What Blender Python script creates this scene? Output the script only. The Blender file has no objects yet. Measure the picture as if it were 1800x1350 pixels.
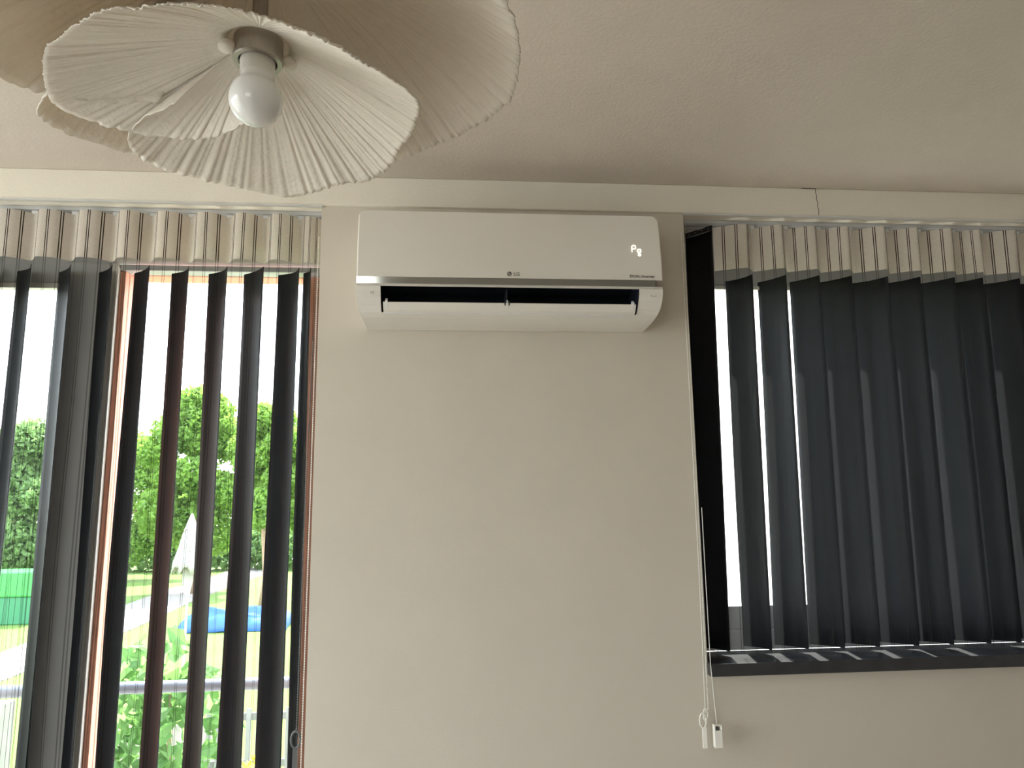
import bpy, bmesh, math, random
import numpy as np
from mathutils import Vector, Matrix, Quaternion
random.seed(7); rng = np.random.default_rng(7)
R = math.radians
S = bpy.context.scene
COL = S.collection

# ---------------------------------------------------------------- camera
def look_camera():
    yaw, pitch, roll = R(5.05), R(9.67), R(-.75)
    f = Vector((math.sin(yaw)*math.cos(pitch), math.cos(yaw)*math.cos(pitch), math.sin(pitch)))
    r = Vector((math.cos(yaw), -math.sin(yaw), 0)); u = r.cross(f)
    r2 = math.cos(roll)*r + math.sin(roll)*u; u2 = -math.sin(roll)*r + math.cos(roll)*u
    cd = bpy.data.cameras.new('camera'); co = bpy.data.objects.new('camera', cd); COL.objects.link(co)
    cd.sensor_fit = 'HORIZONTAL'; cd.sensor_width = 36; cd.lens = 1300/1800*36
    cd.clip_start = .05; cd.clip_end = 400
    m = Matrix((r2, u2, -f)).transposed().to_4x4(); m.translation = (0, -2.1, 1.5)
    co.matrix_world = m; S.camera = co
look_camera()

# ---------------------------------------------------------------- light
EXPOSURE = 1.62
SKY = 3.2
SUN = 7.0
w = bpy.data.worlds.new('sky'); S.world = w; w.use_nodes = True
nt = w.node_tree; nt.nodes.clear()
tc = nt.nodes.new('ShaderNodeTexCoord'); sep = nt.nodes.new('ShaderNodeSeparateXYZ')
rmp = nt.nodes.new('ShaderNodeValToRGB'); bg = nt.nodes.new('ShaderNodeBackground'); ow = nt.nodes.new('ShaderNodeOutputWorld')
rmp.color_ramp.elements[0].position = 0.0; rmp.color_ramp.elements[0].color = (.95, .97, 1, 1)
rmp.color_ramp.elements[1].position = 1.0; rmp.color_ramp.elements[1].color = (.62, .78, 1, 1)
nt.links.new(tc.outputs['Generated'], sep.inputs[0]); nt.links.new(sep.outputs['Z'], rmp.inputs[0])
nt.links.new(rmp.outputs[0], bg.inputs[0]); bg.inputs[1].default_value = SKY; nt.links.new(bg.outputs[0], ow.inputs[0])
sl = bpy.data.lights.new('sun', 'SUN'); so = bpy.data.objects.new('sun', sl); COL.objects.link(so)
sl.energy = SUN; sl.angle = R(1.2); sl.color = (1, .95, .86)
so.rotation_euler = Vector((-.13, -.62, -1.2)).to_track_quat('-Z', 'Y').to_euler()
def portal(loc, rot, sx, sy):
    l = bpy.data.lights.new('daylight_portal', 'AREA'); o = bpy.data.objects.new('daylight_portal', l); COL.objects.link(o)
    l.shape = 'RECTANGLE'; l.size = sx; l.size_y = sy; l.cycles.is_portal = True
    o.location = loc; o.rotation_euler = rot
portal((-1.1, .26, 1.2), (R(-90), 0, 0), 1.6, 2.4)
portal((1.55, .26, 1.7), (R(-90), 0, 0), 1.8, 1.4)
portal((-2.78, -1.45, 1.27), (0, R(-90), 0), 2.35, 2.3)
portal((-1.4, -4.68, 1.45), (R(90), 0, 0), 1.6, 1.0)
S.view_settings.view_transform = 'Standard'; S.view_settings.look = 'None'
S.view_settings.exposure = EXPOSURE; S.view_settings.gamma = 1; S.view_settings.use_curve_mapping = False

# ---------------------------------------------------------------- materials
def mat(name, col, rough=.6, metal=0, noise=0, nscale=30, bump=0, bscale=60, trans=0, tcol=None, spec=.5, emit=0, coat=0):
    m = bpy.data.materials.new(name); m.use_nodes = True; n = m.node_tree
    b = n.nodes['Principled BSDF']; out = n.nodes['Material Output']
    b.inputs['Base Color'].default_value = (*col, 1); b.inputs['Roughness'].default_value = rough
    b.inputs['Metallic'].default_value = metal; b.inputs['Specular IOR Level'].default_value = spec
    b.inputs['Coat Weight'].default_value = coat
    tco = n.nodes.new('ShaderNodeTexCoord')
    if noise:
        t = n.nodes.new('ShaderNodeTexNoise'); t.inputs['Scale'].default_value = nscale; t.inputs['Detail'].default_value = 5
        n.links.new(tco.outputs['Object'], t.inputs['Vector'])
        r = n.nodes.new('ShaderNodeValToRGB')
        r.color_ramp.elements[0].position = .3; r.color_ramp.elements[1].position = .7
        r.color_ramp.elements[0].color = (*[c*(1-noise) for c in col], 1); r.color_ramp.elements[1].color = (*[min(1, c*(1+noise)) for c in col], 1)
        n.links.new(t.outputs[0], r.inputs[0]); n.links.new(r.outputs[0], b.inputs['Base Color'])
    if bump:
        t2 = n.nodes.new('ShaderNodeTexNoise'); t2.inputs['Scale'].default_value = bscale; t2.inputs['Detail'].default_value = 4
        n.links.new(tco.outputs['Object'], t2.inputs['Vector'])
        bp = n.nodes.new('ShaderNodeBump'); bp.inputs['Strength'].default_value = bump; bp.inputs['Distance'].default_value = .01
        n.links.new(t2.outputs[0], bp.inputs['Height']); n.links.new(bp.outputs[0], b.inputs['Normal'])
    if trans:
        tr = n.nodes.new('ShaderNodeBsdfTranslucent'); tr.inputs[0].default_value = (*(tcol or col), 1)
        mx = n.nodes.new('ShaderNodeMixShader'); mx.inputs[0].default_value = trans
        n.links.new(b.outputs[0], mx.inputs[1]); n.links.new(tr.outputs[0], mx.inputs[2]); n.links.new(mx.outputs[0], out.inputs[0])
    if emit:
        b.inputs['Emission Color'].default_value = (*col, 1); b.inputs['Emission Strength'].default_value = emit
    return m

M = {}
M['wall'] = mat('wall_paint', (.64, .58, .49), .75, noise=.02, nscale=4, bump=.05, bscale=220)
M['ceil'] = mat('ceiling_paint', (.68, .595, .515), .7, noise=.025, nscale=5, bump=.12, bscale=130)
M['beam'] = mat('beam_paint', (.86, .80, .69), .7, noise=.02, nscale=4, bump=.1, bscale=200)
M['white'] = mat('white_plastic', (.82, .81, .79), .35)
M['taupe'] = mat('bounce_damping_taupe', (.26, .23, .20), .8)  # dark tone for the unseen walls, weakens bounced light on the right
M['bead'] = mat('white_bead_trim', (.9, .9, .88), .4, trans=.6, tcol=(.95, .95, .93))
M['floor'] = mat('oak_floor', (.54, .455, .36), .5, noise=.08, nscale=8)
M['pvc'] = mat('grey_pvc', (.52, .53, .54), .35)
M['pvcw'] = mat('cream_pvc', (.82, .79, .72), .35)
M['terra'] = mat('terracotta_paint', (.88, .40, .27), .55, noise=.08, nscale=20)
M['sill'] = mat('anthracite_sill', (.04, .04, .043), .27, noise=.15, nscale=25, spec=.8)
M['ac'] = mat('ac_plastic', (.82, .775, .705), .28, spec=.5)
M['acbody'] = mat('ac_body_plastic', (.80, .76, .70), .4)
M['chrome'] = mat('chrome', (.82, .81, .79), .08, 1)
M['acdark'] = mat('ac_dark', (.012, .016, .024), .35)
M['print'] = mat('dark_print', (.1, .095, .09), .5)
M['printl'] = mat('light_print', (.28, .27, .27), .5)
M['led'] = mat('display_glow', (1, .97, .88), .5, emit=.5)
M['bulb'] = mat('frosted_bulb', (.8, .78, .76), .12, spec=.6)
M['bulbneck'] = mat('bulb_neck', (.7, .67, .62), .4)
M['nickel'] = mat('brushed_nickel', (.42, .39, .35), .38, 1)
M['shade'] = mat('crinkled_plaster_cloth', (.88, .83, .765), .85, noise=.02, nscale=60, bump=.2, bscale=150, trans=.25, tcol=(.9, .74, .50), spec=.2)
M['alu'] = mat('white_rail_plastic', (.84, .84, .84), .35, trans=.4)
M['clip'] = mat('white_clip', (.85, .85, .83), .4)
M['vane'] = mat('charcoal_vane_fabric', (.010, .0105, .0125), .6, noise=.15, nscale=120, spec=.18)
M['tape'] = mat('black_tape', (.03, .03, .035), .5)
M['cord'] = mat('white_cord', (.90, .87, .80), .45)
M['chaindark'] = mat('grey_bead_chain', (.12, .12, .12), .4)
M['crack'] = mat('crack_gap', (.03, .027, .022), .9)
M['steel'] = mat('railing_steel', (.16, .165, .195), .4, .5)
M['bark'] = mat('bark', (.28, .19, .12), .9, noise=.3)
M['leafA'] = mat('leaf_bright', (.16, .28, .05), .6, noise=.35, nscale=2.5, trans=.5, tcol=(.29, .46, .075))
M['leafB'] = mat('leaf_mid', (.16, .26, .09), .6, noise=.3, nscale=2.5, trans=.45, tcol=(.27, .42, .14))
M['leafC'] = mat('leaf_vine', (.10, .21, .055), .5, noise=.35, nscale=6, trans=.45, tcol=(.2, .38, .1))
M['grass'] = mat('lawn', (.105, .17, .022), .9, noise=.25, nscale=.8, bump=.5, bscale=40)
M['path'] = mat('gravel_path', (.24, .205, .185), .95, noise=.15, nscale=6)
M['tarp'] = mat('blue_tarp', (.022, .105, .36), .45, noise=.2, nscale=3, bump=.6, bscale=4)
M['greenA'] = mat('green_lid', (.04, .25, .055), .5)
M['greenB'] = mat('green_side', (.023, .165, .07), .5)
M['cloth'] = mat('parasol_cloth', (.36, .345, .32), .9, trans=.12)
M['speck'] = mat('dark_speck', (.2, .15, .12), .9)
M['wood'] = mat('weathered_wood', (.42, .37, .32), .9, noise=.25, nscale=9)
M['fencew'] = mat('pale_fence', (.30, .29, .285), .7)
M['house'] = mat('cream_render', (.86, .82, .73), .9)
M['concrete'] = mat('concrete', (.33, .32, .29), .9, noise=.1, nscale=5)
M['paving'] = mat('pale_paving', (.55, .51, .46), .9, noise=.1, nscale=4)
M['earth'] = mat('pale_earth', (.40, .37, .33), .95, noise=.1, nscale=1)
M['flower'] = mat('yellow_flower', (.85, .68, .04), .6)
M['string'] = mat('screen_string', (.22, .22, .24), .8)

def glass_mat():
    m = bpy.data.materials.new('window_glass'); m.use_nodes = True; n = m.node_tree; n.nodes.clear()
    o = n.nodes.new('ShaderNodeOutputMaterial'); t = n.nodes.new('ShaderNodeBsdfTransparent'); g = n.nodes.new('ShaderNodeBsdfGlossy')
    t.inputs[0].default_value = (.95, .97, .96, 1); g.inputs['Roughness'].default_value = .02
    x = n.nodes.new('ShaderNodeMixShader'); x.inputs[0].default_value = .05
    n.links.new(t.outputs[0], x.inputs[1]); n.links.new(g.outputs[0], x.inputs[2]); n.links.new(x.outputs[0], o.inputs[0]); return m
M['glass'] = glass_mat()

def stripe_fac(n):
    """double dark threads woven along the cloth, from the UV that runs across it"""
    uv = n.nodes.new('ShaderNodeUVMap'); s = n.nodes.new('ShaderNodeSeparateXYZ'); n.links.new(uv.outputs[0], s.inputs[0])
    fr = n.nodes.new('ShaderNodeMath'); fr.operation = 'FRACT'; n.links.new(s.outputs[0], fr.inputs[0])
    last = None
    for c in (.20, .245, .48, .525, .76, .805):
        a = n.nodes.new('ShaderNodeMath'); a.operation = 'COMPARE'; a.inputs[1].default_value = c; a.inputs[2].default_value = .010
        n.links.new(fr.outputs[0], a.inputs[0])
        if last is None: last = a
        else:
            mx = n.nodes.new('ShaderNodeMath'); mx.operation = 'MAXIMUM'; n.links.new(last.outputs[0], mx.inputs[0]); n.links.new(a.outputs[0], mx.inputs[1]); last = mx
    return last.outputs[0], s
def sheer_mat():
    m = bpy.data.materials.new('sheer_cloth'); m.use_nodes = True; n = m.node_tree; n.nodes.clear(); L = n.links.new
    o = n.nodes.new('ShaderNodeOutputMaterial'); t = n.nodes.new('ShaderNodeBsdfTransparent'); t.inputs[0].default_value = (.97, .97, .97, 1)
    d = n.nodes.new('ShaderNodeBsdfDiffuse'); d.inputs[0].default_value = (.12, .12, .13, 1)
    tl = n.nodes.new('ShaderNodeBsdfTranslucent'); tl.inputs[0].default_value = (.20, .205, .22, 1)
    a = n.nodes.new('ShaderNodeMixShader'); a.inputs[0].default_value = .55; L(d.outputs[0], a.inputs[1]); L(tl.outputs[0], a.inputs[2])
    b = n.nodes.new('ShaderNodeMixShader'); b.inputs[0].default_value = .085; L(t.outputs[0], b.inputs[1]); L(a.outputs[0], b.inputs[2])
    th = n.nodes.new('ShaderNodeBsdfDiffuse'); th.inputs[0].default_value = (.05, .045, .04, 1)
    tm = n.nodes.new('ShaderNodeMixShader'); tm.inputs[0].default_value = .45; L(b.outputs[0], tm.inputs[1]); L(th.outputs[0], tm.inputs[2])
    f, _ = stripe_fac(n)
    c = n.nodes.new('ShaderNodeMixShader'); L(f, c.inputs[0]); L(b.outputs[0], c.inputs[1]); L(tm.outputs[0], c.inputs[2]); L(c.outputs[0], o.inputs[0])
    return m
def header_mat():
    m = bpy.data.materials.new('header_cloth'); m.use_nodes = True; n = m.node_tree; L = n.links.new
    b = n.nodes['Principled BSDF']; o = n.nodes['Material Output']; b.inputs['Roughness'].default_value = .85; b.inputs['Specular IOR Level'].default_value = .2
    f, s = stripe_fac(n)
    wv = n.nodes.new('ShaderNodeTexNoise'); wv.inputs['Scale'].default_value = 1; wv.inputs['Detail'].default_value = 3
    cb = n.nodes.new('ShaderNodeCombineXYZ'); m1 = n.nodes.new('ShaderNodeMath'); m1.operation = 'MULTIPLY'; m1.inputs[1].default_value = 8
    m2 = n.nodes.new('ShaderNodeMath'); m2.operation = 'MULTIPLY'; m2.inputs[1].default_value = 700
    L(s.outputs[0], m1.inputs[0]); L(s.outputs[1], m2.inputs[0]); L(m1.outputs[0], cb.inputs[0]); L(m2.outputs[0], cb.inputs[1]); L(cb.outputs[0], wv.inputs['Vector'])
    rp = n.nodes.new('ShaderNodeValToRGB'); rp.color_ramp.elements[0].position = .3; rp.color_ramp.elements[1].position = .7
    rp.color_ramp.elements[0].color = (.70, .625, .545, 1); rp.color_ramp.elements[1].color = (.83, .75, .66, 1); L(wv.outputs[0], rp.inputs[0])
    mc = n.nodes.new('ShaderNodeMix'); mc.data_type = 'RGBA'; L(f, mc.inputs[0]); L(rp.outputs[0], mc.inputs[6]); mc.inputs[7].default_value = (.045, .03, .02, 1)
    L(mc.outputs[2], b.inputs['Base Color'])
    tl = n.nodes.new('ShaderNodeBsdfTranslucent'); L(mc.outputs[2], tl.inputs[0])
    mx = n.nodes.new('ShaderNodeMixShader'); mx.inputs[0].default_value = .32; L(b.outputs[0], mx.inputs[1]); L(tl.outputs[0], mx.inputs[2]); L(mx.outputs[0], o.inputs[0])
    return m
M['sheer'] = sheer_mat(); M['header'] = header_mat()

# ---------------------------------------------------------------- mesh helpers
class MB:
    def __init__(s): s.v = []; s.f = []; s.uv = None
    def add(s, vs, fs):
        o = len(s.v); s.v += [tuple(v) for v in vs]; s.f += [tuple(i+o for i in f) for f in fs]; return s
    def box(s, x0, x1, y0, y1, z0, z1):
        return s.add([(x0,y0,z0),(x1,y0,z0),(x1,y1,z0),(x0,y1,z0),(x0,y0,z1),(x1,y0,z1),(x1,y1,z1),(x0,y1,z1)],
                     [(3,2,1,0),(4,5,6,7),(0,1,5,4),(1,2,6,5),(2,3,7,6),(3,0,4,7)])
    def tube(s, pts, r, n=8, cap=True):
        pts = [Vector(p) for p in pts]; rs = r if hasattr(r, '__len__') else [r]*len(pts)
        up = Vector((0,0,1)); vs = []; fs = []
        for i, p in enumerate(pts):
            t = (pts[min(i+1, len(pts)-1)]-pts[max(i-1, 0)]).normalized()
            a = t.cross(up if abs(t.z) < .95 else Vector((0,1,0))).normalized(); b = t.cross(a)
            for k in range(n):
                q = 2*math.pi*k/n; vs.append(p + rs[i]*(math.cos(q)*a+math.sin(q)*b))
        for i in range(len(pts)-1):
            for k in range(n):
                k2 = (k+1) % n; fs.append((i*n+k, i*n+k2, (i+1)*n+k2, (i+1)*n+k))
        if cap: fs += [tuple(range(n))[::-1], tuple(range((len(pts)-1)*n, len(pts)*n))]
        return s.add(vs, fs)
    def lathe(s, prof, c=(0,0,0), n=32):
        vs = []; fs = []; c = Vector(c)
        for r, z in prof:
            for k in range(n):
                q = 2*math.pi*k/n; vs.append(c+Vector((r*math.cos(q), r*math.sin(q), z)))
        for i in range(len(prof)-1):
            for k in range(n):
                k2 = (k+1) % n; fs.append((i*n+k, i*n+k2, (i+1)*n+k2, (i+1)*n+k))
        return s.add(vs, fs)
    def ico(s, c, r):
        t = (1+5**.5)/2; k = r/math.hypot(1, t)
        vs = [(-1,t,0),(1,t,0),(-1,-t,0),(1,-t,0),(0,-1,t),(0,1,t),(0,-1,-t),(0,1,-t),(t,0,-1),(t,0,1),(-t,0,-1),(-t,0,1)]
        fs = [(0,11,5),(0,5,1),(0,1,7),(0,7,10),(0,10,11),(1,5,9),(5,11,4),(11,10,2),(10,7,6),(7,1,8),(3,9,4),(3,4,2),(3,2,6),(3,6,8),(3,8,9),(4,9,5),(2,4,11),(6,2,10),(8,6,7),(9,8,1)]
        return s.add([(c[0]+a*k, c[1]+b*k, c[2]+d*k) for a, b, d in vs], fs)
    def grid(s, P, wrap=False):
        nr, nc = len(P), len(P[0]); vs = [p for row in P for p in row]; fs = []
        for i in range(nr-1):
            for j in range(nc-1): fs.append((i*nc+j, i*nc+j+1, (i+1)*nc+j+1, (i+1)*nc+j))
        return s.add(vs, fs)
    def build(s, name, m, parent=None, smooth=False, bevel=0, segs=2, solid=0, recalc=False):
        me = bpy.data.meshes.new(name); me.from_pydata(s.v, [], s.f); me.update()
        if recalc:
            bm = bmesh.new(); bm.from_mesh(me); bmesh.ops.recalc_face_normals(bm, faces=bm.faces); bm.to_mesh(me); bm.free()
        if smooth: me.polygons.foreach_set('use_smooth', [True]*len(me.polygons))
        me.materials.append(M[m] if isinstance(m, str) else m)
        o = bpy.data.objects.new(name, me); COL.objects.link(o)
        if parent: o.parent = parent
        if bevel:
            b = o.modifiers.new('bevel', 'BEVEL'); b.width = bevel; b.segments = segs; b.limit_method = 'ANGLE'; b.angle_limit = R(40)
        if solid:
            d = o.modifiers.new('solid', 'SOLIDIFY'); d.thickness = solid; d.offset = 0
        return o
def tag(o, label=None, cat=None, group=None, kind=None):
    if label: o['label'] = label
    if cat: o['category'] = cat
    if group: o['group'] = group
    if kind: o['kind'] = kind
    return o
def empty(name):
    o = bpy.data.objects.new(name, None); COL.objects.link(o); o.empty_display_size = .05; return o
def box(name, m, parent, x0, x1, y0, y1, z0, z1, bevel=0):
    return MB().box(x0, x1, y0, y1, z0, z1).build(name, m, parent, bevel=bevel)
def struct(o, label, cat): return tag(o, label, cat, kind='structure')

# ---------------------------------------------------------------- room shell
CEIL, LINT = 2.48, 2.39
XL, XR, YB = -2.7, 3.2, -4.6
OL0, OL1 = -1.95, -.37       # balcony door opening
OR0, OR1 = .72, 2.55         # window opening
SILL = 1.077
struct(box('floor', 'floor', None, XL-.2, XR+.2, YB-.2, .25, -.1, 0), 'oak coloured floor of the room', 'floor')
struct(box('ceiling', 'ceil', None, XL-.2, XR+.2, YB-.2, .25, CEIL, CEIL+.15), 'warm white painted ceiling above the room', 'ceiling')
wf = MB()
wf.box(OL1, OR0, 0, .25, 0, LINT)
wf.box(OR0, OR1, 0, .25, 0, 1.043)
wf.box(OR1, XR+.2, 0, .25, 0, LINT); wf.box(XL-.2, OL0, 0, .25, 0, LINT)
struct(wf.build('wall_front', 'wall'), 'warm white wall that carries the air conditioner', 'wall')
tb = box('trim_1', 'beam', None, XL, XR, -.012, .25, LINT, CEIL, bevel=.003)
struct(tb, 'shallow painted beam running under the ceiling above both windows', 'beam')
# hairline crack in the beam plaster
def crack(pts, wd):
    b = MB()
    for (x0, z0), (x1, z1) in zip(pts[:-1], pts[1:]):
        d = Vector((x1-x0, 0, z1-z0)).normalized(); n = Vector((-d.z, 0, d.x))*wd
        b.add([(x0-n.x, -.0127, z0-n.z), (x1-n.x, -.0127, z1-n.z), (x1+n.x, -.0127, z1+n.z), (x0+n.x, -.0127, z0+n.z)], [(0,1,2,3)])
    return b
zz = [(1.10, 2.4785), (1.146, 2.478), (1.1445, 2.465), (1.147, 2.455), (1.1455, 2.443), (1.149, 2.433), (1.147, 2.421), (1.150, 2.408), (1.1485, 2.391)]
ck = crack(zz, .0009).build('crack', 'crack', tb); ck['label'] = 'dark hairline crack in the beam plaster'
struct(box('trim_2', 'bead', None, XL, OL1+.003, -.014, -.002, LINT-.006, LINT-.0005), 'thin white corner bead along the lintel above the balcony door', 'trim')
struct(box('trim_3', 'bead', None, OR0-.002, XR, -.014, -.002, LINT-.006, LINT-.0005), 'thin white corner bead along the lintel above the dark-blind window', 'trim')
struct(box('wall_right', 'taupe', None, XR, XR+.2, YB-.2, 0, 0, CEIL), 'unseen taupe wall on the right, darkened to cut bounced light', 'wall')
wbk = MB(); BA, BB = -2.2, -.6
wbk.box(XL, BA, YB-.2, YB, 0, CEIL); wbk.box(BB, XR, YB-.2, YB, 0, CEIL); wbk.box(BA, BB, YB-.2, YB, 0, .95); wbk.box(BA, BB, YB-.2, YB, 1.95, CEIL)
struct(wbk.build('wall_back', 'taupe'), 'unseen taupe wall behind the viewer, darkened to cut bounced light', 'wall')
WA, WB = -2.6, -.3
wl = MB(); wl.box(XL-.2, XL, YB, WA, 0, CEIL); wl.box(XL-.2, XL, WB, 0, 0, CEIL); wl.box(XL-.2, XL, WA, WB, 2.45, CEIL); wl.box(XL-.2, XL, WA, WB, 0, .1)
struct(wl.build('wall_left', 'wall'), 'warm white wall on the left with an added wide window', 'wall')
w3 = empty('added_window_3'); struct(w3, 'wide unseen window added in the left wall to light the room', 'window')  # added opening out of view, brings in daylight from the left
for a, b in ((WA, WA+.07), (-1.48, -1.42), (WB-.07, WB)): box('frame_post', 'pvc', w3, XL-.15, XL-.08, a, b, .1, 2.4)
box('frame_rail', 'pvc', w3, XL-.15, XL-.08, WA+.07, WB-.07, .1, .17); box('frame_rail', 'pvc', w3, XL-.15, XL-.08, WA+.07, WB-.07, 2.33, 2.4)
for a, b in ((WA+.07, -1.48), (-1.42, WB-.07)): box('pane', 'glass', w3, XL-.12, XL-.11, a, b, .17, 2.33)

w4 = empty('added_window_4'); struct(w4, 'cream framed unseen window added behind the viewer to light the room', 'window')  # added opening out of view, front daylight and chrome strip reflection
for x0, x1 in ((BA, BA+.06), (BB-.06, BB)): box('frame_post', 'pvcw', w4, x0, x1, YB-.15, YB-.08, .95, 1.95)
for z0, z1 in ((.95, 1.01), (1.89, 1.95)): box('frame_rail', 'pvcw', w4, BA+.06, BB-.06, YB-.15, YB-.08, z0, z1)
box('pane', 'glass', w4, BA+.06, BB-.06, YB-.12, YB-.11, 1.01, 1.89)
# balcony door
w1 = empty('window_1'); struct(w1, 'grey framed glazed balcony door with terracotta outer frame', 'window')
F0, F1 = .15, .21
box('frame_post', 'pvcw', w1, -.386, OL1, F0, F1, 0, LINT, .003)
box('frame_post', 'pvc', w1, OL0, OL0+.09, F0, F1, 0, LINT, .003)
box('mullion', 'pvc', w1, -1.145, -1.02, F0-.01, F1, 0, 2.255, .006)
box('mullion_strip', 'pvcw', w1, -1.018, -.996, F0-.002, F1, 0, 2.255, .003)
box('frame_head', 'pvc', w1, OL0+.09, -1.02, F0, F1, 2.19, LINT, .003)
box('frame_lip', 'pvcw', w1, OL0+.09, -1.146, F0-.008, F0+.02, 2.172, 2.188, .002)
box('frame_head', 'pvcw', w1, -1.02, -.386, F0, F1, 2.262, LINT, .003)
box('frame_lip', 'pvc', w1, -.9955, -.386, F0+.01, F1, 2.237, 2.255, .003)
box('outer_post', 'terra', w1, -.9955, -.980, .165, .285, 0, 2.236, .002)
box('outer_post', 'terra', w1, -.452, -.372, .213, .26, 0, 2.25, .002)
box('outer_head', 'terra', w1, -.9955, -.452, .213, .285, 2.2362, 2.25, .002)
box('frame_foot', 'pvc', w1, OL0+.09, -.386, F0, F1, 0, .1, .003)
box('pane', 'glass', w1, OL0+.09, -1.145, .175, .183, .1, 2.19)
box('pane', 'glass', w1, -.98, -.386, .19, .198, .1, 2.237)
ss = MB()
for k in range(46):
    x = OL0+.1+k*.0152
    a, b, c = rng.uniform(0, 6, 3); pts = [(x+.002*math.sin(a+z*5)+.0015*math.sin(b+z*13), .166+.002*math.sin(c+z*7), z) for z in np.linspace(.1, 2.185, 26)]
    for p, q in zip(pts[:-1], pts[1:]):
        ss.add([(p[0]-.0005, p[1], p[2]), (p[0]+.0005, p[1], p[2]), (q[0]+.0005, q[1], q[2]), (q[0]-.0005, q[1], q[2])], [(0,1,2,3)])
tag(ss.build('insect_screen', 'string', w1), 'fine upright strings of a pleated insect screen', kind='stuff')

# right window and sill
w2 = empty('window_2'); struct(w2, 'white framed window behind the dark closed blind', 'window')
box('frame_post', 'pvcw', w2, OR0, .80, F0, F1, SILL, LINT, .003); box('frame_post', 'pvcw', w2, OR1-.08, OR1, F0, F1, SILL, LINT, .003)
box('frame_head', 'pvc', w2, .80, OR1-.08, F0, F1, 2.21, LINT, .003); box('frame_lip', 'pvcw', w2, .80, OR1-.08, F0-.006, F0+.03, 2.196, 2.209, .002)
box('frame_foot', 'pvc', w2, .80, OR1-.08, F0, F1, SILL, 1.135, .003); box('sash_foot', 'pvc', w2, .80, OR1-.08, F0+.005, F1, 1.137, 1.205, .003)
box('mullion', 'pvc', w2, 1.62, 1.70, F0, F1, 1.205, 2.196, .003)
box('pane', 'glass', w2, .80, 1.62, .178, .186, 1.205, 2.21); box('pane', 'glass', w2, 1.70, OR1-.08, .178, .186, 1.205, 2.21)
sl_ = box('trim_4', 'sill', None, OR0-.0015, OR1+.01, -.03, F0, 1.043, SILL, .002)
struct(sl_, 'dark anthracite windowsill board under the black blind', 'windowsill')

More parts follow.
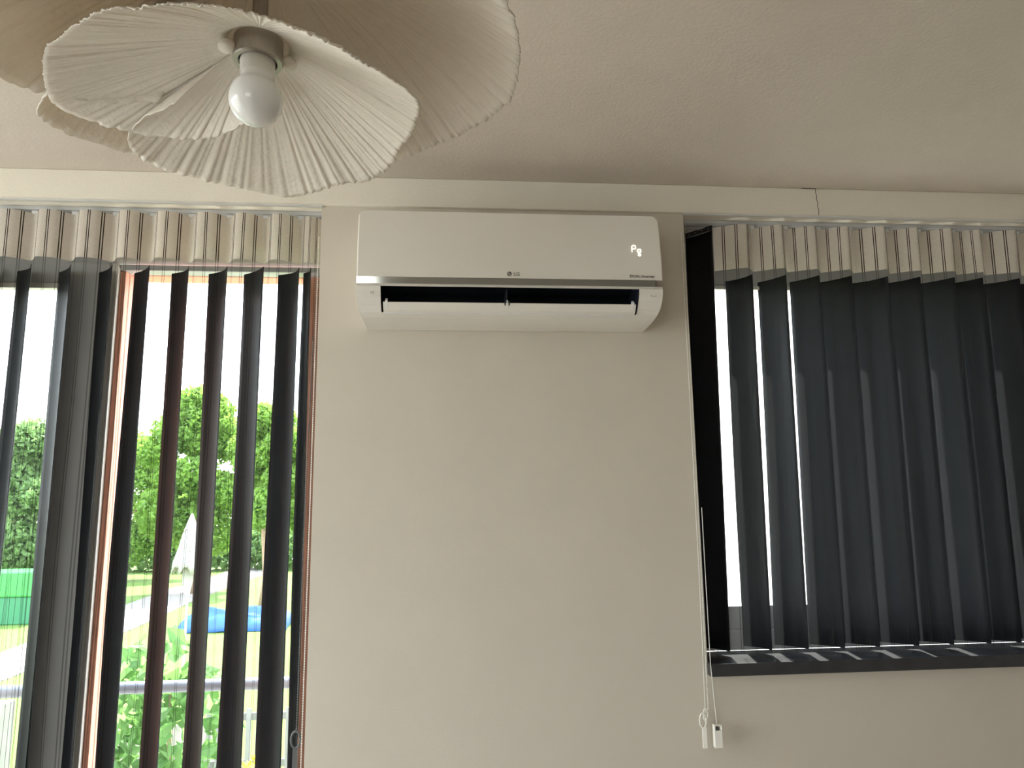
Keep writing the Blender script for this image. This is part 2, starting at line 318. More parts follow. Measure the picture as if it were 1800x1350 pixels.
# ---------------------------------------------------------------- blinds
def blind(label, seams, xa, xb, zbot, vseams, ang, endvane=None, seed=1, wid=.11, prof=((0,0),(.5,1),(1,0)), drift=0):
    rg = np.random.default_rng(seed); root = empty('vertical_blind'); tag(root, label, 'blind')
    YS, ZT, ZH = .058, 2.371, 2.228
    xs = [xa]+list(seams)+[xb]
    # cross section of the front cloth
    sec = []
    for i, (a, b) in enumerate(zip(xs[:-1], xs[1:])):
        n = 16; frac = min(1, (b-a)/.105)
        for k in range(n + (i == len(xs)-2)):
            t = k/n; sh = float(np.interp(t, [p[0] for p in prof], [p[1] for p in prof])); sh = .5*(sh+float(np.mean([np.interp(t+d_, [p[0] for p in prof], [p[1] for p in prof]) for d_ in (-.06, 0, .06)])))
            sec.append((i, t, a, b, frac, sh))
    per = [(rg.uniform(0, 6), rg.uniform(0, 6), rg.uniform(.7, 1.3)) for _ in xs]
    def pt(s, z):
        i, t, a, b, fr, sh = s; p = per[i]; dz = ZT-z
        d = (.043+.008*math.sin(p[0]+dz*1.7)*min(1, dz*2))*fr*p[2]**.4
        x = a+(b-a)*t - drift*dz/1.27 + (.004*math.sin(p[1]+dz*2.1)+.003*math.sin(p[0]+dz*5))*sh*min(1, dz*1.5)
        y = YS-d*sh + (.003*math.sin(p[1]+t*9+dz*4) + .0055*math.sin(p[0]*2+t*17+dz*1.1))*sh*min(1, dz*1.5)
        return (x, y, z)
    def cloth(name, m, z0, z1, nz, dy=0, wavy=0):
        P = []
        for z in np.linspace(z1, z0, nz):
            row = []
            for s in sec:
                q = pt(s, z)
                zz = q[2] + (wavy*math.sin(per[s[0]][0]*3+s[1]*3.1) if wavy and z == z0 else 0)
                row.append((q[0], q[1]+dy, zz))
            P.append(row)
        b = MB(); b.grid(P); o = b.build(name, m, root, smooth=True); me = o.data
        uv = me.uv_layers.new(name='UVMap'); nc = len(sec); us = [s[0]+s[1] for s in sec]
        co = [(us[v % nc], (v//nc)/(nz-1)*(z1-z0)) for v in range(len(me.vertices))]
        buf = np.array([co[l.vertex_index] for l in me.loops], dtype=np.float32).ravel(); uv.data.foreach_set('uv', buf)
        return o
    tag(cloth('header_band', 'header', ZH, ZT, 6), 'taupe pleated heading with dark double threads')
    tag(cloth('sheer_cloth', 'sheer', zbot-.004, ZH, 40, wavy=.003), 'see-through dark sheer cloth with double threads')
    # opaque vanes behind the sheer
    def vane(x, zt, i, wd=None, an=None, full=False):
        if wd is None: wd = wid[min(i, len(wid)-1)] if hasattr(wid, '__len__') else wid
        an = (ang[min(i, len(ang)-1)] + rg.uniform(-3, 3) if an is None else an); b = MB(); P = []
        c0, c1, c2 = rg.uniform(0, 6, 3); bow = rg.uniform(.006, .016)
        for z in np.linspace(zt, zbot, 22):
            dz = zt-z; a = R(an+3.5*math.sin(c0+dz*1.3)*min(1, dz)); row = []
            for t in np.linspace(0, 1, 9):
                l = wd*t; s = bow*math.sin(math.pi*t)*(1+.4*math.sin(c1+dz*2))
                px = x-.0015 - drift*(ZT-z)/1.27 - l*math.cos(a) + s*math.sin(a) + .004*math.sin(c2+dz*1.6)*t*min(1, dz)
                py = YS+.004 + l*math.sin(a) + s*math.cos(a)
                row.append((px, min(py, .1475), z))
            P.append(row)
        o = b.grid(P).build('vane', 'vane', root, smooth=True, solid=.0009); return P[0]
    for i, x in enumerate(vseams): vane(x, ZH-.006, i)
    if endvane:
        ex, ea = endvane; top = vane(ex, ZT-.006, 0, an=ea)
        p0, p1 = Vector(top[0]), Vector(top[-1]); nrm = (p1-p0).cross(Vector((0,0,1))).normalized()*.0016
        pts = [p0+nrm, p1+nrm, p1-nrm, p0-nrm]
        b = MB(); b.add([p+Vector((0,0,.001)) for p in pts]+[p+Vector((0,0,.016)) for p in pts], [(3,2,1,0),(4,5,6,7),(0,1,5,4),(1,2,6,5),(2,3,7,6),(3,0,4,7)])
        tp = b.build('vane_tape', 'tape', root, recalc=True); dots = MB()
        for t in (.12, .35, .62, .85):
            q = p0.lerp(p1, t); s = -1 if nrm.y > 0 else 1
            for sg in (1, -1): dots.ico(q+nrm*1.1*sg+Vector((0,0,.008)), .0016)
        tag(dots.build('rivet', 'clip', tp), kind='stuff')
        cl = MB(); c = p0.lerp(p1, .5); cl.box(c.x-.004, c.x+.004, c.y-.012, c.y+.012, c.z+.014, c.z+.03); cl.tube([p0.lerp(p1, .1)+Vector((0,0,.018)), c+Vector((0,0,.022)), p0.lerp(p1, .9)+Vector((0,0,.018))], .0022, 6)
        cl.build('vane_clip', 'clip', root)
    # rail, carriers
    ra, rb = min(xa, xs[0])-.005, xb+.003
    if endvane: ra = OR0+.004
    r = MB(); r.box(ra, rb, .042, .046, 2.3785, LINT-.001); r.box(ra, rb, .046, .09, 2.386, LINT-.001); r.box(ra, rb, .09, .094, 2.3785, LINT-.001); r.box(ra, rb, .044, .056, 2.3785, 2.381); r.box(ra, rb, .08, .092, 2.3785, 2.381)
    r.build('rail', 'alu', root)
    for x in seams:
        c = MB(); c.box(x-.008, x+.008, YS-.006, YS+.02, 2.369, 2.3784); c.box(x-.002, x+.002, YS-.002, YS+.006, 2.350, 2.370)
        c.build('carrier', 'clip', root)
    return root

def beads(pts, step, r, name, m, parent):
    b = MB(); pts = [Vector(p) for p in pts]; acc = 0
    for p, q in zip(pts[:-1], pts[1:]):
        L = (q-p).length; n = max(1, int(L/step))
        for k in range(n): b.ico(p.lerp(q, k/n), r)
    b.tube(pts, r*.35, 5)
    return b.build(name, m, parent)

seamsL = [-1.86, -1.75, -1.64, -1.53, -1.42, -1.31, -1.2, -1.089, -.974, -.869, -.758, -.648, -.543, -.44]
BL = blind('striped sheer vertical blind standing open before the balcony door', seamsL, -1.945, -.377, .02,
           seamsL+[-.408], [46]*14+[62], seed=3, wid=[.11]*14+[.065], prof=((0,0),(.12,.35),(.26,.95),(.45,1),(.66,.86),(.85,.4),(1,0)))
seamsR = [.959, 1.069, 1.179, 1.286, 1.407, 1.516, 1.633, 1.729, 1.857, 1.97, 2.08, 2.19, 2.30, 2.41]
BR = blind('black vertical blind turned closed above the dark windowsill', seamsR, .834, 2.52, 1.091,
           seamsR, [57, 54, 50, 46, 43], endvane=(.834, 52), seed=5, wid=[.098, .104, .100, .114, .118], prof=((0,0),(.2,.3),(.5,.72),(.74,1),(.86,.62),(1,0)), drift=.022)
# operating chains
beads([(.7155, -.006, 2.33), (.7155, -.006, 1.9), (.712, -.012, 1.3), (.708, -.02, .955)], .0062, .0021, 'bead_chain', 'cord', BR)
c = MB(); c.tube([(.708, -.008, 2.33), (.706, -.012, 1.3), (.700, -.02, .95)], .0011, 6); c.tube([(.7165, -.033, 1.5), (.716, -.036, 1.08), (.724, -.036, .925)], .0011, 6)
c.build('cord', 'cord', BR)
tn = MB(); tn.tube([(.692+.009*math.cos(a), -.02, .93+.019*math.sin(a)) for a in np.linspace(0, 2*math.pi, 17)], .0022, 6); tn.tube([(.7+.006*math.cos(a), -.02, .945+.016*math.sin(a)) for a in np.linspace(0, 2*math.pi, 17)], .0018, 6); tn.box(.689, .7, -.023, -.017, .86, .914)
tag(tn.build('chain_tensioner', 'cord', BR), 'white plastic chain guide by the wall edge')
wt = MB()
for xo, yo in ((0, 0),):
    x0, x1, z0, z1 = .7135, .7355, .866, .924; y0, y1 = -.046, -.030
    wt.box(x0, x1, y0, y1, z0, z1-.014); wt.box(x0, x0+.004, y0, y1, z1-.014, z1); wt.box(x1-.004, x1, y0, y1, z1-.014, z1); wt.box(x0+.004, x1-.004, y0, y1, z1-.003, z1)
wo = wt.build('cord_weight', 'cord', BR, bevel=.0015); wo['label'] = 'white cord weight hanging below the sill'
MB().tube([(.7245, -.038, .9105), (.7245, -.038, .918)], .0045, 10).build('cord_knot', 'chaindark', wo)
beads([(-.379, .018, 2.30), (-.3785, .012, 1.5), (-.381, .01, .4)], .0066, .0022, 'bead_chain', 'cord', BL)
beads([(-.388, .03, 2.0), (-.395, .028, 1.5), (-.397, .024, .93)], .0066, .0022, 'bead_chain', 'chaindark', BL)
rg_ = MB(); rg_.tube([(-.398+.012*math.cos(a), .024, .91+.021*math.sin(a)) for a in np.linspace(0, 2*math.pi, 25)], .003, 8); rg_.box(-.404, -.392, .018, .030, .80, .889)
tag(rg_.build('chain_ring', 'chaindark', BL), 'dark oval ring at the end of the chain')

# ---------------------------------------------------------------- air conditioner
AX0, AX1 = -.241, .588
ac = empty('air_conditioner'); tag(ac, 'white split air conditioner with chrome strip mounted high on the wall', 'air conditioner')
ac.location = (0, 0, 0)
prof = [(-.001, 2.314), (-.155, 2.314), (-.166, 2.30), (-.176, 2.116), (-.183, 2.095), (-.1865, 2.091), (-.184, 2.078), (-.176, 2.062), (-.160, 2.043), (-.142, 2.031), (-.115, 2.0225), (-.085, 2.0185), (-.05, 2.0165), (-.001, 2.016)]
OX0, OX1 = -.178, .522
def inset(z): return .014*max(0, (2.06-z)/.05)**2
def body():
    b = MB(); xs = [AX0, AX0+.0001, OX0, OX1, AX1-.0001, AX1]; idx = {}
    cut = set(range(5, 9))      # profile segments that the outlet takes out
    def vid(i, k):
        y, z = prof[k]; x = xs[i]
        if i <= 1: x += inset(z)
        if i >= 4: x -= inset(z)
        key = (round(x, 6), k)
        if key not in idx: idx[key] = len(b.v); b.v.append((x, y, z))
        return idx[key]
    XI = [1, 2, 3, 4]
    for a, c in zip(XI[:-1], XI[1:]):
        for k in range(len(prof)-1):
            if a == 2 and k in cut: continue
            b.f.append((vid(a, k), vid(c, k), vid(c, k+1), vid(a, k+1)))
    b.f.append(tuple(vid(1, k) for k in range(len(prof)))); b.f.append(tuple(vid(4, k) for k in range(len(prof)))[::-1])
    return b.build('body', 'acbody', ac, recalc=False)
body()
# dark outlet cavity
cv = MB(); p0, p1 = prof[5], prof[9]
q = [(p0[0], p0[1]), (p1[0], p1[1]), (-.10, 2.045), (-.07, 2.10), (-.12, 2.115)]
vs = [(x, y, z) for x in (OX0, OX1) for y, z in q]
cv.add(vs, [(1,2,7,6), (2,3,8,7), (3,4,9,8), (4,0,5,9), (0,4,3,2,1), (5,6,7,8,9)])
tag(cv.build('air_outlet', 'acdark', ac), 'dark open air outlet')
fl = MB(); F = [(-.172, 2.0455), (-.150, 2.0285), (-.140, 2.0305), (-.158, 2.052)]
F = [(-.1705, 2.0515), (-.1565, 2.0345), (-.1445, 2.0285), (-.1425, 2.0315), (-.1535, 2.037), (-.1675, 2.0535)]
xs_ = (OX0+.006, OX1-.006); n_ = len(F)
fl.add([(x, y, z) for x in xs_ for y, z in F], [tuple(range(n_)), tuple(range(n_, 2*n_))[::-1]]+[(i, i+n_, (i+1) % n_+n_, (i+1) % n_) for i in range(n_)])
flo = fl.build('louver_flap', 'ac', ac, recalc=True)
box('flap_edge', 'white', flo, OX0+.006, OX1-.006, -.1480, -.1445, 2.0262, 2.0292)
for x, wdt in ((OX0+.012, .006), (.1585, .004), (OX1-.018, .006)):
    h = MB(); h.add([(x, -.176, 2.054), (x+wdt, -.176, 2.054), (x+wdt, -.158, 2.037), (x, -.158, 2.037), (x, -.166, 2.063), (x+wdt, -.166, 2.063), (x+wdt, -.150, 2.046), (x, -.150, 2.046)], [(3,2,1,0),(4,5,6,7),(0,1,5,4),(1,2,6,5),(2,3,7,6),(3,0,4,7)])
    h.build('flap_hinge', 'white', flo, recalc=True)
for x in (.153, .1645):
    h = MB(); h.add([(x, -.1757, 2.055), (x+.003, -.1757, 2.055), (x+.003, -.168, 2.046), (x, -.168, 2.046), (x, -.167, 2.060), (x+.003, -.167, 2.060), (x+.003, -.160, 2.05), (x, -.160, 2.05)], [(3,2,1,0),(4,5,6,7),(0,1,5,4),(1,2,6,5),(2,3,7,6),(3,0,4,7)])
    h.build('hinge_slot', 'acdark', flo, recalc=True)
box('outlet_divider', 'acdark', ac, .1585, .1615, -.168, -.10, 2.05, 2.095)
# front panel: rounded rectangle that bows slightly outwards
def yfront(z):
    t = (z-2.116)/(2.309-2.116); return -.1905 + .0205*t**2.2
pn = MB(); N = 14; zs = np.linspace(2.116, 2.309, N); rows = []
for z in zs:
    r = .012; dx = 0
    if z > 2.309-r: dx = r-math.sqrt(max(0, r*r-(z-(2.309-r))**2))
    xl, xr = AX0+dx, AX1+.001-dx
    rows.append([(xl, yfront(z)+.010, z), (xl, yfront(z)+.003, z), (xl+.0035, yfront(z), z), (xr-.0035, yfront(z), z), (xr, yfront(z)+.003, z), (xr, yfront(z)+.010, z)])
pn.grid(rows); nc = 6
pn.add([rows[0][0], rows[0][1], rows[0][2], rows[0][3], rows[0][4], rows[0][5]], [(0,1,2,3,4,5)]); pn.add(rows[-1], [(5,4,3,2,1,0)])
panel = pn.build('front_panel', 'ac', ac)
ch = MB(); ch.add([(AX0, -.1905, 2.1155), (AX1-.018, -.1905, 2.1155), (AX1-.022, -.186, 2.0985), (AX0, -.186, 2.0985), (AX0, -.172, 2.1155), (AX1-.018, -.172, 2.1155), (AX1-.022, -.172, 2.0985), (AX0, -.172, 2.0985)], [(0,1,2,3)[::-1],(7,6,5,4)[::-1],(0,4,5,1)[::-1],(1,5,6,2)[::-1],(2,6,7,3)[::-1],(3,7,4,0)[::-1]])
tag(ch.build('chrome_strip', 'chrome', ac, recalc=True), 'mirror chrome strip along the panel bottom')
box('strip_end', 'nickel', ac, AX1-.0178, AX1, -.187, -.172, 2.1005, 2.1155)
# printed lettering
def text(body, x, y, z, size, m, parent, name='lettering', ext=.0003):
    cu = bpy.data.curves.new(name, 'FONT'); cu.body = body; cu.size = size; cu.extrude = ext; cu.resolution_u = 3
    t = bpy.data.objects.new(name, cu); COL.objects.link(t); bpy.context.view_layer.update()
    me = bpy.data.meshes.new_from_object(t.evaluated_get(bpy.context.evaluated_depsgraph_get())); bpy.data.objects.remove(t)
    me.materials.clear(); me.materials.append(M[m]); o = bpy.data.objects.new(name, me); COL.objects.link(o); o.parent = parent
    o.location = (x, y, z); o.rotation_euler = (R(90), 0, 0); return o
text('LG', .1765, -.1912, 2.1225, .0145, 'print', panel)
text('DUAL Inverter', .4955, -.1912, 2.1225, .0115, 'print', panel)
lg = MB(); cx, cz, yy = .1655, 2.1275, -.1912
def disc(b, cx, cz, r0, r1, y, n=28, a0=0, a1=2*math.pi):
    A = np.linspace(a0, a1, n+1); vs = [(cx+r*math.cos(a), y, cz+r*math.sin(a)) for a in A for r in (r0, r1)]
    b.add(vs, [(2*i, 2*i+1, 2*i+3, 2*i+2) for i in range(n)])
disc(lg, cx, cz, 0.0001, .0068, yy); lgo = lg.build('logo_disc', 'print', panel)
l2 = MB(); disc(l2, cx, cz, .0044, .0052, yy-.0003, 20, R(100), R(360)); l2.box(cx-.0006, cx+.0004, yy-.0004, yy-.0002, cz-.002, cz+.003); l2.box(cx-.0006, cx+.002, yy-.0004, yy-.0002, cz-.0026, cz-.0018); l2.box(cx+.002, cx+.0052, yy-.0004, yy-.0002, cz-.0003, cz+.0005); disc(l2, cx-.0024, cz+.0018, .0001, .0009, yy-.0003, 8)
l2.build('logo_line', 'ac', lgo)
yl = -.1775
text('10', -.2055, -.1868, 2.0685, .0115, 'printl', ac).rotation_euler = (R(103), 0, 0)
for k, wl_ in enumerate((.012, .0135)):
    t = text('. . . .', -.2215, -.1866, 2.0735-.0045*k, .0042, 'printl', ac); t.rotation_euler = (R(103), 0, 0)
text('ThinQ', .553, -.1866, 2.0695, .0062, 'printl', ac).rotation_euler = (R(103), 0, 0)
# lit display
def yl_(z): return yfront(z)-.0012
dg = MB()
def stroke(pts, r=.0010): dg.tube([(x, yl_(z), z) for x, z in pts], r, 6)
stroke([(.506, 2.197), (.506, 2.214), (.5085, 2.2165), (.5145, 2.2165), (.517, 2.214), (.517, 2.2085), (.5145, 2.206), (.507, 2.206)])
def ring(cx, cz, rx, rz, r): stroke([(cx+rx*math.copysign(abs(math.cos(a))**.6, math.cos(a)), cz+rz*math.copysign(abs(math.sin(a))**.6, math.sin(a))) for a in np.linspace(0, 2*math.pi, 21)], r)
ring(.526, 2.2005, .0050, .0050, .0010); ring(.5265, 2.1885, .0036, .0028, .0008)
tag(dg.build('display', 'led', panel), 'glowing white display characters')

# ---------------------------------------------------------------- pendant lamp
LX, LY = -.193, -1.394
lamp = empty('pendant_lamp'); tag(lamp, 'layered crinkled off-white petal pendant lamp with bare round bulb', 'lamp')
def shade(name, outl, z0, tx, ty, zc, p, lay, seed, amp, hole=.03):
    rg = np.random.default_rng(seed); T = np.array([a for a, _ in outl]); RR = np.array([r for _, r in outl])
    N = 900; th = np.linspace(T[0], T[-1], N); rad = np.interp(-th, -T, RR)
    k = np.ones(9)/9; rs = np.convolve(np.pad(rad, 4, mode='edge'), k, 'valid'); rad = rs
    # crinkles: sharp random ridges, plus a ragged rim
    rid = np.zeros(N); 
    for fq, am in ((70, .5), (113, .7), (171, .5), (40, .5)):
        ph = np.cumsum(rg.normal(0, .05, N)); rid += am*(1-2*np.abs(np.sin(np.radians(th)*fq/2+ph*2+rg.uniform(0, 6))))
    rid *= np.interp(np.arange(N), np.linspace(0, N-1, 40), rg.uniform(.25, 1.25, 40))
    rag = rg.normal(0, .0010, N); rag = np.convolve(np.pad(rag, 2, mode='edge'), np.ones(5)/5, 'valid')+rg.normal(0, .0004, N)
    und = np.interp(np.arange(N), np.linspace(0, N-1, 26), rg.normal(0, .003, 26))
    P = []
    for r in np.linspace(0, 1, 30)**.9:
        row = []
        for i in range(N):
            rr = hole+(rad[i]+rag[i]*(r**3)-hole)*r; a = math.radians(th[i]); x, y = math.cos(a)*rr, math.sin(a)*rr
            zr = z0+tx*math.cos(a)*rad[i]+ty*math.sin(a)*rad[i]
            f = i/(N-1); off = lay*(1-2*f)*min(1, r*1.2)
            z = zc+(zr-zc)*r**p + off + amp*rid[i]*min(1, .05+r) + und[i]*r*r*(1-r)*2
            row.append((LX+x, LY+y, z))
        P.append(row)
    return MB().grid(P).build(name, 'shade', lamp, smooth=True, solid=.0014)
lowO = [(155,.10),(150,.17),(146,.205),(142.8,.23),(138.3,.25),(131.3,.267),(122.5,.264),(108.8,.26),(95.4,.269),(84.6,.236),(74.8,.214),(66.4,.215),(52.8,.196),(36.5,.169),(13,.162),(.4,.165),(-6.8,.159),(-16.3,.145),(-29.4,.132),(-51.2,.125),(-65.4,.124),(-82.6,.125),(-105.7,.129),(-121.3,.134),(-133,.147),(-146,.156),(-158.9,.171),(-166.7,.186),(-173.8,.196),(-182.4,.21),(-189.2,.223),(-195,.237),(-200.1,.233),(-208.1,.214),(-217.2,.192),(-227.5,.157),(-237.1,.12),(-246,.07),(-250,.045)]
upO = [(176,.16),(168,.225),(163,.262),(159.8,.28),(155.4,.289),(150.3,.29),(143,.281),(135.6,.278),(120,.285),(104.2,.283),(86.7,.265),(63.5,.251),(47.6,.246),(38.8,.25),(30.1,.257),(19.8,.267),(13.2,.272),(2.2,.267),(-15,.266),(-22.3,.266),(-50,.268),(-80,.27),(-110,.27),(-140,.268),(-160,.264),(-176,.26),(-183.8,.257),(-188.6,.249),(-192.6,.233),(-200,.19),(-208,.13)]
tag(shade('lower_shade', lowO, 1.922, -.06, 0, 1.972, 1.15, .0012, 11, .0016), 'smaller crinkled petal shade around the bulb')
tag(shade('upper_shade', upO, 1.95, .04, 0, 2.075, 1.6, .003, 12, .0018), 'larger crinkled petal shade above')
sk = MB(); sk.lathe([(.0185, 1.976), (.0185, 1.953), (.0195, 1.9515), (.0238, 1.9515), (.0245, 1.953), (.0245, 1.976), (.004, 1.977)], (LX, LY, 0), 40)
tag(sk.build('socket_ring', 'nickel', lamp, smooth=False), 'brushed metal socket ring')
for a in (R(205), R(25)):
    t = MB(); cxx, cyy = LX+.030*math.cos(a), LY+.030*math.sin(a)
    t.lathe([(.0001, .0), (.008, .001), (.009, .004), (.008, .008), (.0001, .009)], (cxx, cyy, 1.956), 16); t.build('side_tab', 'shade', lamp, smooth=True)
bl = MB(); bp = [(.0172, 1.966)]+[(.0172, 1.950), (.0166, 1.938)]
bl.lathe(bp, (LX, LY, 0), 36); 
bulb = bl.build('bulb_neck', 'bulbneck', lamp, smooth=True)
g = MB(); pr = [(.0166, 1.938), (.0172, 1.932)]
for a in np.linspace(R(46), R(180), 22): pr.append((max(.0001, .0262*math.sin(a)), 1.9105+.0262*math.cos(a)))
g.lathe(pr, (LX, LY, 0), 40); tag(g.build('bulb', 'bulb', lamp, smooth=True), 'frosted round bulb, unlit')
MB().tube([(LX, LY, 1.976), (LX, LY, 2.10)], .008, 12).build('stem', 'nickel', lamp)
MB().tube([(LX, LY, 2.10), (LX, LY, CEIL-.02)], .003, 8).build('cable', 'white', lamp)
MB().lathe([(.0001, CEIL-.03), (.045, CEIL-.028), (.05, CEIL-.02), (.05, CEIL-.0005)], (LX, LY, 0), 32).build('ceiling_rose', 'white', lamp, smooth=True)

# ---------------------------------------------------------------- outside
G = -1.5
struct(box('ground', 'earth', None, -120, 80, -80, 160, G-.3, G-.02), 'pale earth around the house and garden', 'ground')
struct(box('lawn', 'grass', None, -34, .5, 3.0, 60, G-.05, G), 'bright green lawn below the balcony', 'lawn')
pu = [(-9.86, 15.96), (-10.9, 25.9), (-11.28, 30.7), (-10.98, 32.1), (-12.68, 53.3)]; pl = [(-8.17, 12.95), (-8.31, 19.1), (-8.6, 23), (-8.92, 26.2), (-8.9, 30.9), (-9.05, 37.6), (-9.6, 53)]
pp = MB(); poly = [(x, y, G+.03) for x, y in pu+pl[::-1]]; pp.add(poly+[(x, y, G-.05) for x, y, _ in poly], [tuple(range(len(poly)))]+[(i, i+len(poly), (i+1) % len(poly)+len(poly), (i+1) % len(poly)) for i in range(len(poly))])
struct(pp.build('path', 'path', recalc=True), 'pale gravel path crossing the lawn', 'path')
struct(box('balcony_slab', 'concrete', None, -3.2, .6, .25, 1.05, -.15, -.02), 'concrete balcony slab outside the glazed door', 'balcony')
struct(box('bounce_patio', 'paving', None, -7, 9, -12, 3.0, G-.1, G+.012), 'pale paving added below the windows to bounce light upwards', 'paving')  # added out of view, throws sunlight up towards the ceiling
struct(box('bounce_side_slab', 'concrete', None, -4.6, -2.92, -4.4, .2, -.15, -.02), 'concrete slab added outside the left wall window for neutral bounce light', 'balcony')  # added out of view, keeps green lawn light off the ceiling
rl = empty('balcony_railing'); tag(rl, 'grey round tube balcony railing outside the glazed door', 'railing')
MB().tube([(-3.2, 1.0, .847), (.5, 1.0, .85)], .023, 16).build('handrail', 'steel', rl, smooth=True)
MB().tube([(-3.2, 1.0, .10), (.5, 1.0, .10)], .014, 10).build('bottom_rail', 'steel', rl, smooth=True)
for x in (-3.1, -1.45, .35): MB().tube([(x, 1.0, -.02), (x, 1.0, .83)], .014, 10).build('post', 'steel', rl, smooth=True)

def leaves(centers, n, size, rg, droop=.3):
    """n small leaf quads with a fold, scattered through ellipsoid clumps"""
    c = np.array([k[:3] for k in centers]); rad = np.array([k[3:6] for k in centers]); wgt = rad.prod(1)**.67; wgt /= wgt.sum()
    ii = rg.choice(len(c), n, p=wgt); d = rg.normal(size=(n, 3)); d /= np.linalg.norm(d, axis=1)[:, None]
    pos = c[ii]+d*rad[ii]*(rg.uniform(.25, 1, (n, 1))**.5)
    nr = rg.normal(size=(n, 3)); nr[:, 2] += .6; nr /= np.linalg.norm(nr, axis=1)[:, None]
    t = np.cross(nr, rg.normal(size=(n, 3))); t /= np.linalg.norm(t, axis=1)[:, None]; b = np.cross(nr, t)
    s = size*rg.uniform(.6, 1.3, (n, 1))
    v = np.stack([pos-t*s, pos-b*s*.62-nr*s*.2, pos+t*s, pos+b*s*.62-nr*s*.2], 1).reshape(-1, 3)
    f = np.concatenate([np.stack([np.arange(n)*4, np.arange(n)*4+1, np.arange(n)*4+2], 1), np.stack([np.arange(n)*4, np.arange(n)*4+2, np.arange(n)*4+3], 1)])
    return v, f
def foliage(name, m, parent, centers, n, size, rg):
    v, f = leaves(centers, n, size, rg); me = bpy.data.meshes.new(name); me.from_pydata(v.tolist(), [], f.tolist()); me.update(); me.materials.append(M[m])
    o = bpy.data.objects.new(name, me); COL.objects.link(o); o.parent = parent; o['kind'] = 'stuff'; return o
def tree(label, x, y, top, rad, m, n, size, seed, base=1.2):
    rg = np.random.default_rng(seed); t = empty('tree'); tag(t, label, 'tree', 'garden trees')
    MB().tube([(x, y, G), (x+.1, y, G+1), (x-.1, y, (G+top)/2), (x, y, top-1.2)], [.22, .18, .14, .05], 10).build('trunk', 'bark', t, smooth=True)
    cs = []; zlo = G+base
    for k in range(22):
        z = rg.uniform(zlo+.5, top-.5); w_ = rad*math.sin(math.pi*min(.97, max(.12, (z-zlo)/(top-zlo)))**.8)
        a = rg.uniform(0, 6.28); q = rg.uniform(.2, .9)*w_; cs.append((x+q*math.cos(a), y+q*math.sin(a)*.6, z, rg.uniform(.5, .9)*rad*.45, rad*.35, rg.uniform(.5, .9)*rad*.38))
        if k % 3 == 0: MB().tube([(x, y, max(G+1.2, z-1.2)), (x+q*math.cos(a)*.6, y+q*math.sin(a)*.4, z-.3), (x+q*math.cos(a), y+q*math.sin(a)*.6, z+.2)], [.07, .05, .02], 6).build('branch', 'bark', t)
    cs.append((x, y, top-.6, rad*.4, rad*.3, .6))
    foliage('crown', m, t, cs, n, size, rg)
tree('tallest bright green tree directly behind the blue tarp', -9.6, 28, 6.2, 3.0, 'leafA', 30000, .105, 21, 1.6)
tree('bright green tree nearest the right edge of the balcony door', -5.6, 22, 4.9, 2.1, 'leafA', 24000, .105, 22, 2.2)
tree('rounded green tree beside the terracotta frame strip', -15.1, 34.5, 5.3, 3.2, 'leafA', 24000, .105, 23, 1.0)
tree('hazier green tree behind the green garden box', -14.6, 25, 4.7, 2.7, 'leafB', 22000, .12, 24, .4)
tree('pale far tree at the left edge of the balcony view', -24.5, 33, 4.8, 3.4, 'leafB', 16000, .13, 25, .4)
# far hedge behind the trees
hg = empty('hedge'); tag(hg, 'long green hedge closing off the garden behind the trees', 'hedge')
foliage('hedge_leaves', 'leafB', hg, [(x, 40+math.sin(x)*.6, G+1.2, 2.2, .9, 1.5) for x in np.arange(-40, 4, 2.4)], 16000, .22, np.random.default_rng(31))
# blue tarp over the pool
tr_ = np.random.default_rng(41); tp = MB(); P = []
nx, ny = 26, 14
for j in range(ny):
    row = []
    for i in range(nx):
        u, v = i/(nx-1), j/(ny-1); x = -7.05+2.9*u-.25*v; y = 18.2+2.3*v
        e = min(u, 1-u, v*.8, (1-v)*.8); z = G+.02+.36*min(1, e*9)**.6+.05*math.sin(u*13+v*7)*min(1, e*9)+tr_.normal(0, .012)
        if u < .12: x += .25*(abs(v-.5))
        row.append((x, y, max(G+.015, z)))
    P.append(row)
tag(tp.grid(P).build('pool_tarp', 'tarp', None, smooth=True, solid=.01), 'crumpled blue tarp spread over a low pool on the lawn', 'tarp')
gb = empty('garden_box'); tag(gb, 'green garden storage box with lighter green lid on the lawn', 'box')
MB().box(-13.6, -11.55, 20.6, 22, G, G+.75).build('box_body', 'greenB', gb, bevel=.03); MB().box(-13.65, -11.5, 20.55, 22.05, G+.75, G+1.45).build('lid', 'greenA', gb, bevel=.05)
# folded parasol
pa = empty('parasol'); tag(pa, 'white pointed folded parasol cloth with dark specks before the trees', 'parasol')
px, py = -4.62, 12.0; rows = []; n = 28
for z, r in ((1.515, .01), (1.40, .05), (1.15, .12), (.9, .17), (.66, .235), (.60, .25)):
    rows.append([(px+(r*(1+.18*math.cos(7*a)))*math.cos(a), py+(r*(1+.18*math.cos(7*a)))*math.sin(a), z-(.18*(.5+.5*math.cos(7*a+1)) if r > .24 else 0)) for a in np.linspace(0, 2*math.pi, n+1)])
cl = MB().grid(rows).build('cloth', 'cloth', pa, smooth=True, solid=.004)
inn = MB(); inn.add([(px-.10, py-.05, .70), (px+.06, py-.06, .70), (px+.10, py-.05, .35), (px+.03, py-.05, -.02), (px-.02, py-.05, .05), (px-.09, py-.05, .3)], [(0,1,2,3,4,5)])
inn.build('inner_cloth', 'cloth', pa, solid=.01)
sp_ = MB(); rr = np.random.default_rng(5)
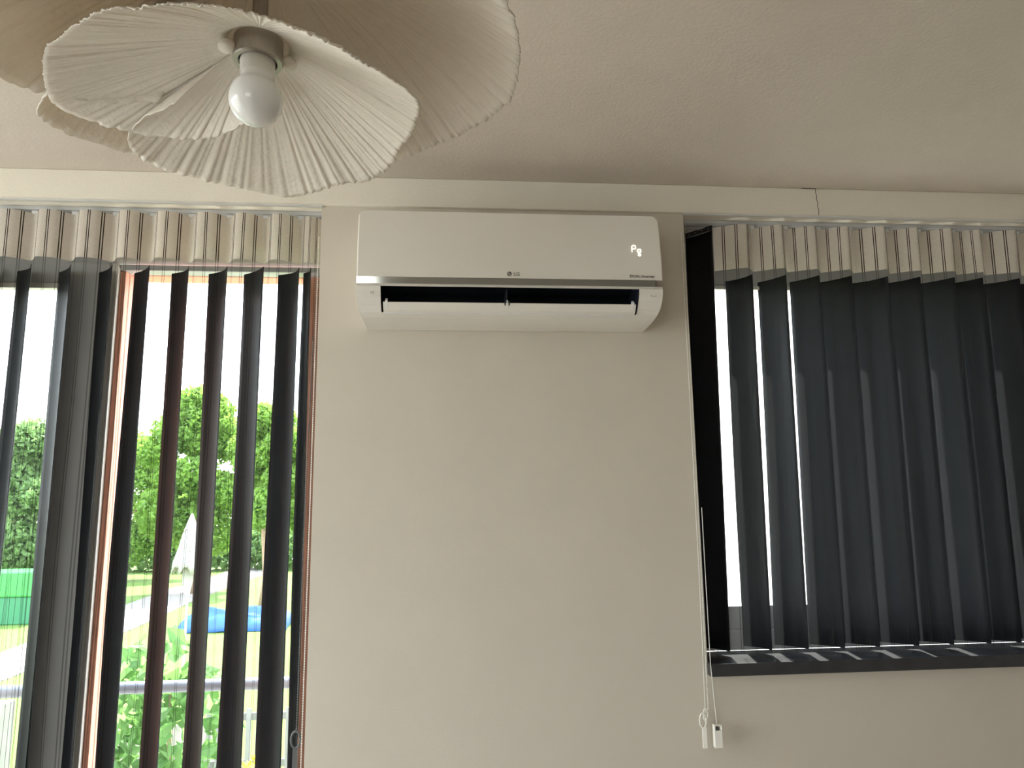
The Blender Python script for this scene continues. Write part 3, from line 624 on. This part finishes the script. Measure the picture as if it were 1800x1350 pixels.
for k in range(70):
    z = rr.uniform(.5, 1.35); rmax = np.interp(z, [.6, .66, .9, 1.15, 1.4], [.25, .235, .17, .12, .05]); a = rr.uniform(math.pi, 2*math.pi)
    sp_.ico((px+rmax*1.17*math.cos(a), py+rmax*1.17*math.sin(a), z), rr.uniform(.004, .011))
tag(sp_.build('speck', 'speck', cl), kind='stuff')
MB().tube([(px, py, G), (px, py, 1.5)], .022, 10).build('pole', 'wood', pa)
# leafy vine bush below the railing, with separate larger leaves
def bush(label, cs, n, size, m, seed, stems):
    t = empty('bush'); tag(t, label, 'bush'); rg = np.random.default_rng(seed)
    for (x, y, z) in stems: MB().tube([(x, y, G), (x+.05, y, (G+z)/2), (x, y+.03, z)], [.03, .02, .008], 8).build('stem', 'bark', t)
    foliage('leaves', m, t, cs, n, size, rg); return t
bush('broad-leaved green vine bush rising behind the balcony railing', [(-2.55, 4.0, .0, .45, .4, .55), (-2.2, 4.0, .25, .4, .35, .4), (-1.95, 4.1, -.1, .35, .4, .5), (-2.7, 4.1, -.6, .5, .4, .6), (-2.1, 4.1, -.7, .5, .4, .5), (-2.9, 4.2, .35, .25, .3, .3)], 900, .085, 'leafC', 51, [(-2.5, 4, .2), (-2.1, 4, .3), (-2.8, 4.1, .3)])
bush('leafy green shrub at the left end of the railing', [(-3.6, 3.6, -.5, .6, .5, .5)], 500, .07, 'leafC', 52, [(-3.6, 3.6, -.2)])
fb = bush('small yellow flowering plant by the pale slatted fence', [(-1.50, 4.4, -.55, .14, .15, .16)], 160, .03, 'flower', 53, [(-1.5, 4.4, -.5)])
# fences
def fence(label, x0, x1, y, z0, z1, step, wd, m, rails):
    t = empty('garden_fence'); tag(t, label, 'fence'); me = None; k = 0
    for zr in rails: MB().box(x0, x1, y+.012, y+.04, zr-.03, zr+.03).build('fence_rail', m, t)
    x = x0
    while x < x1:
        if me is None:
            o = MB().box(0, wd, -.012, .012, z0, z1).build('slat', m, t); me = o.data
        else:
            o = bpy.data.objects.new('slat', me); COL.objects.link(o); o.parent = t
        o.location = (x, y, 0); x += step
fence('pale upright-slat fence below the right of the railing', -2.1, -.9, 5.0, G, -.20, .085, .04, 'fencew', (-.27, -.66))
fence('grey wooden slat fence behind the vine bush', -3.4, -2.15, 5.4, G, -.42, .11, .08, 'wood', (-.6, -1.2))
fence('long weathered board fence at the back of the lawn', -26, -13.9, 26.5, G, G+1.1, .22, .18, 'wood', (G+.3, G+.9))
lw = box('garden_wall', 'concrete', None, -5.2, -3.45, 4.3, 4.5, G, .05); tag(lw, 'low concrete garden wall under the left end of the railing', 'wall')
# neighbour's house
hs = empty('house'); tag(hs, 'cream rendered house wall seen through gaps in the black blind', 'house')
box('house_wall', 'house', hs, 2.6, 16, 9, 15, G, 7.5)
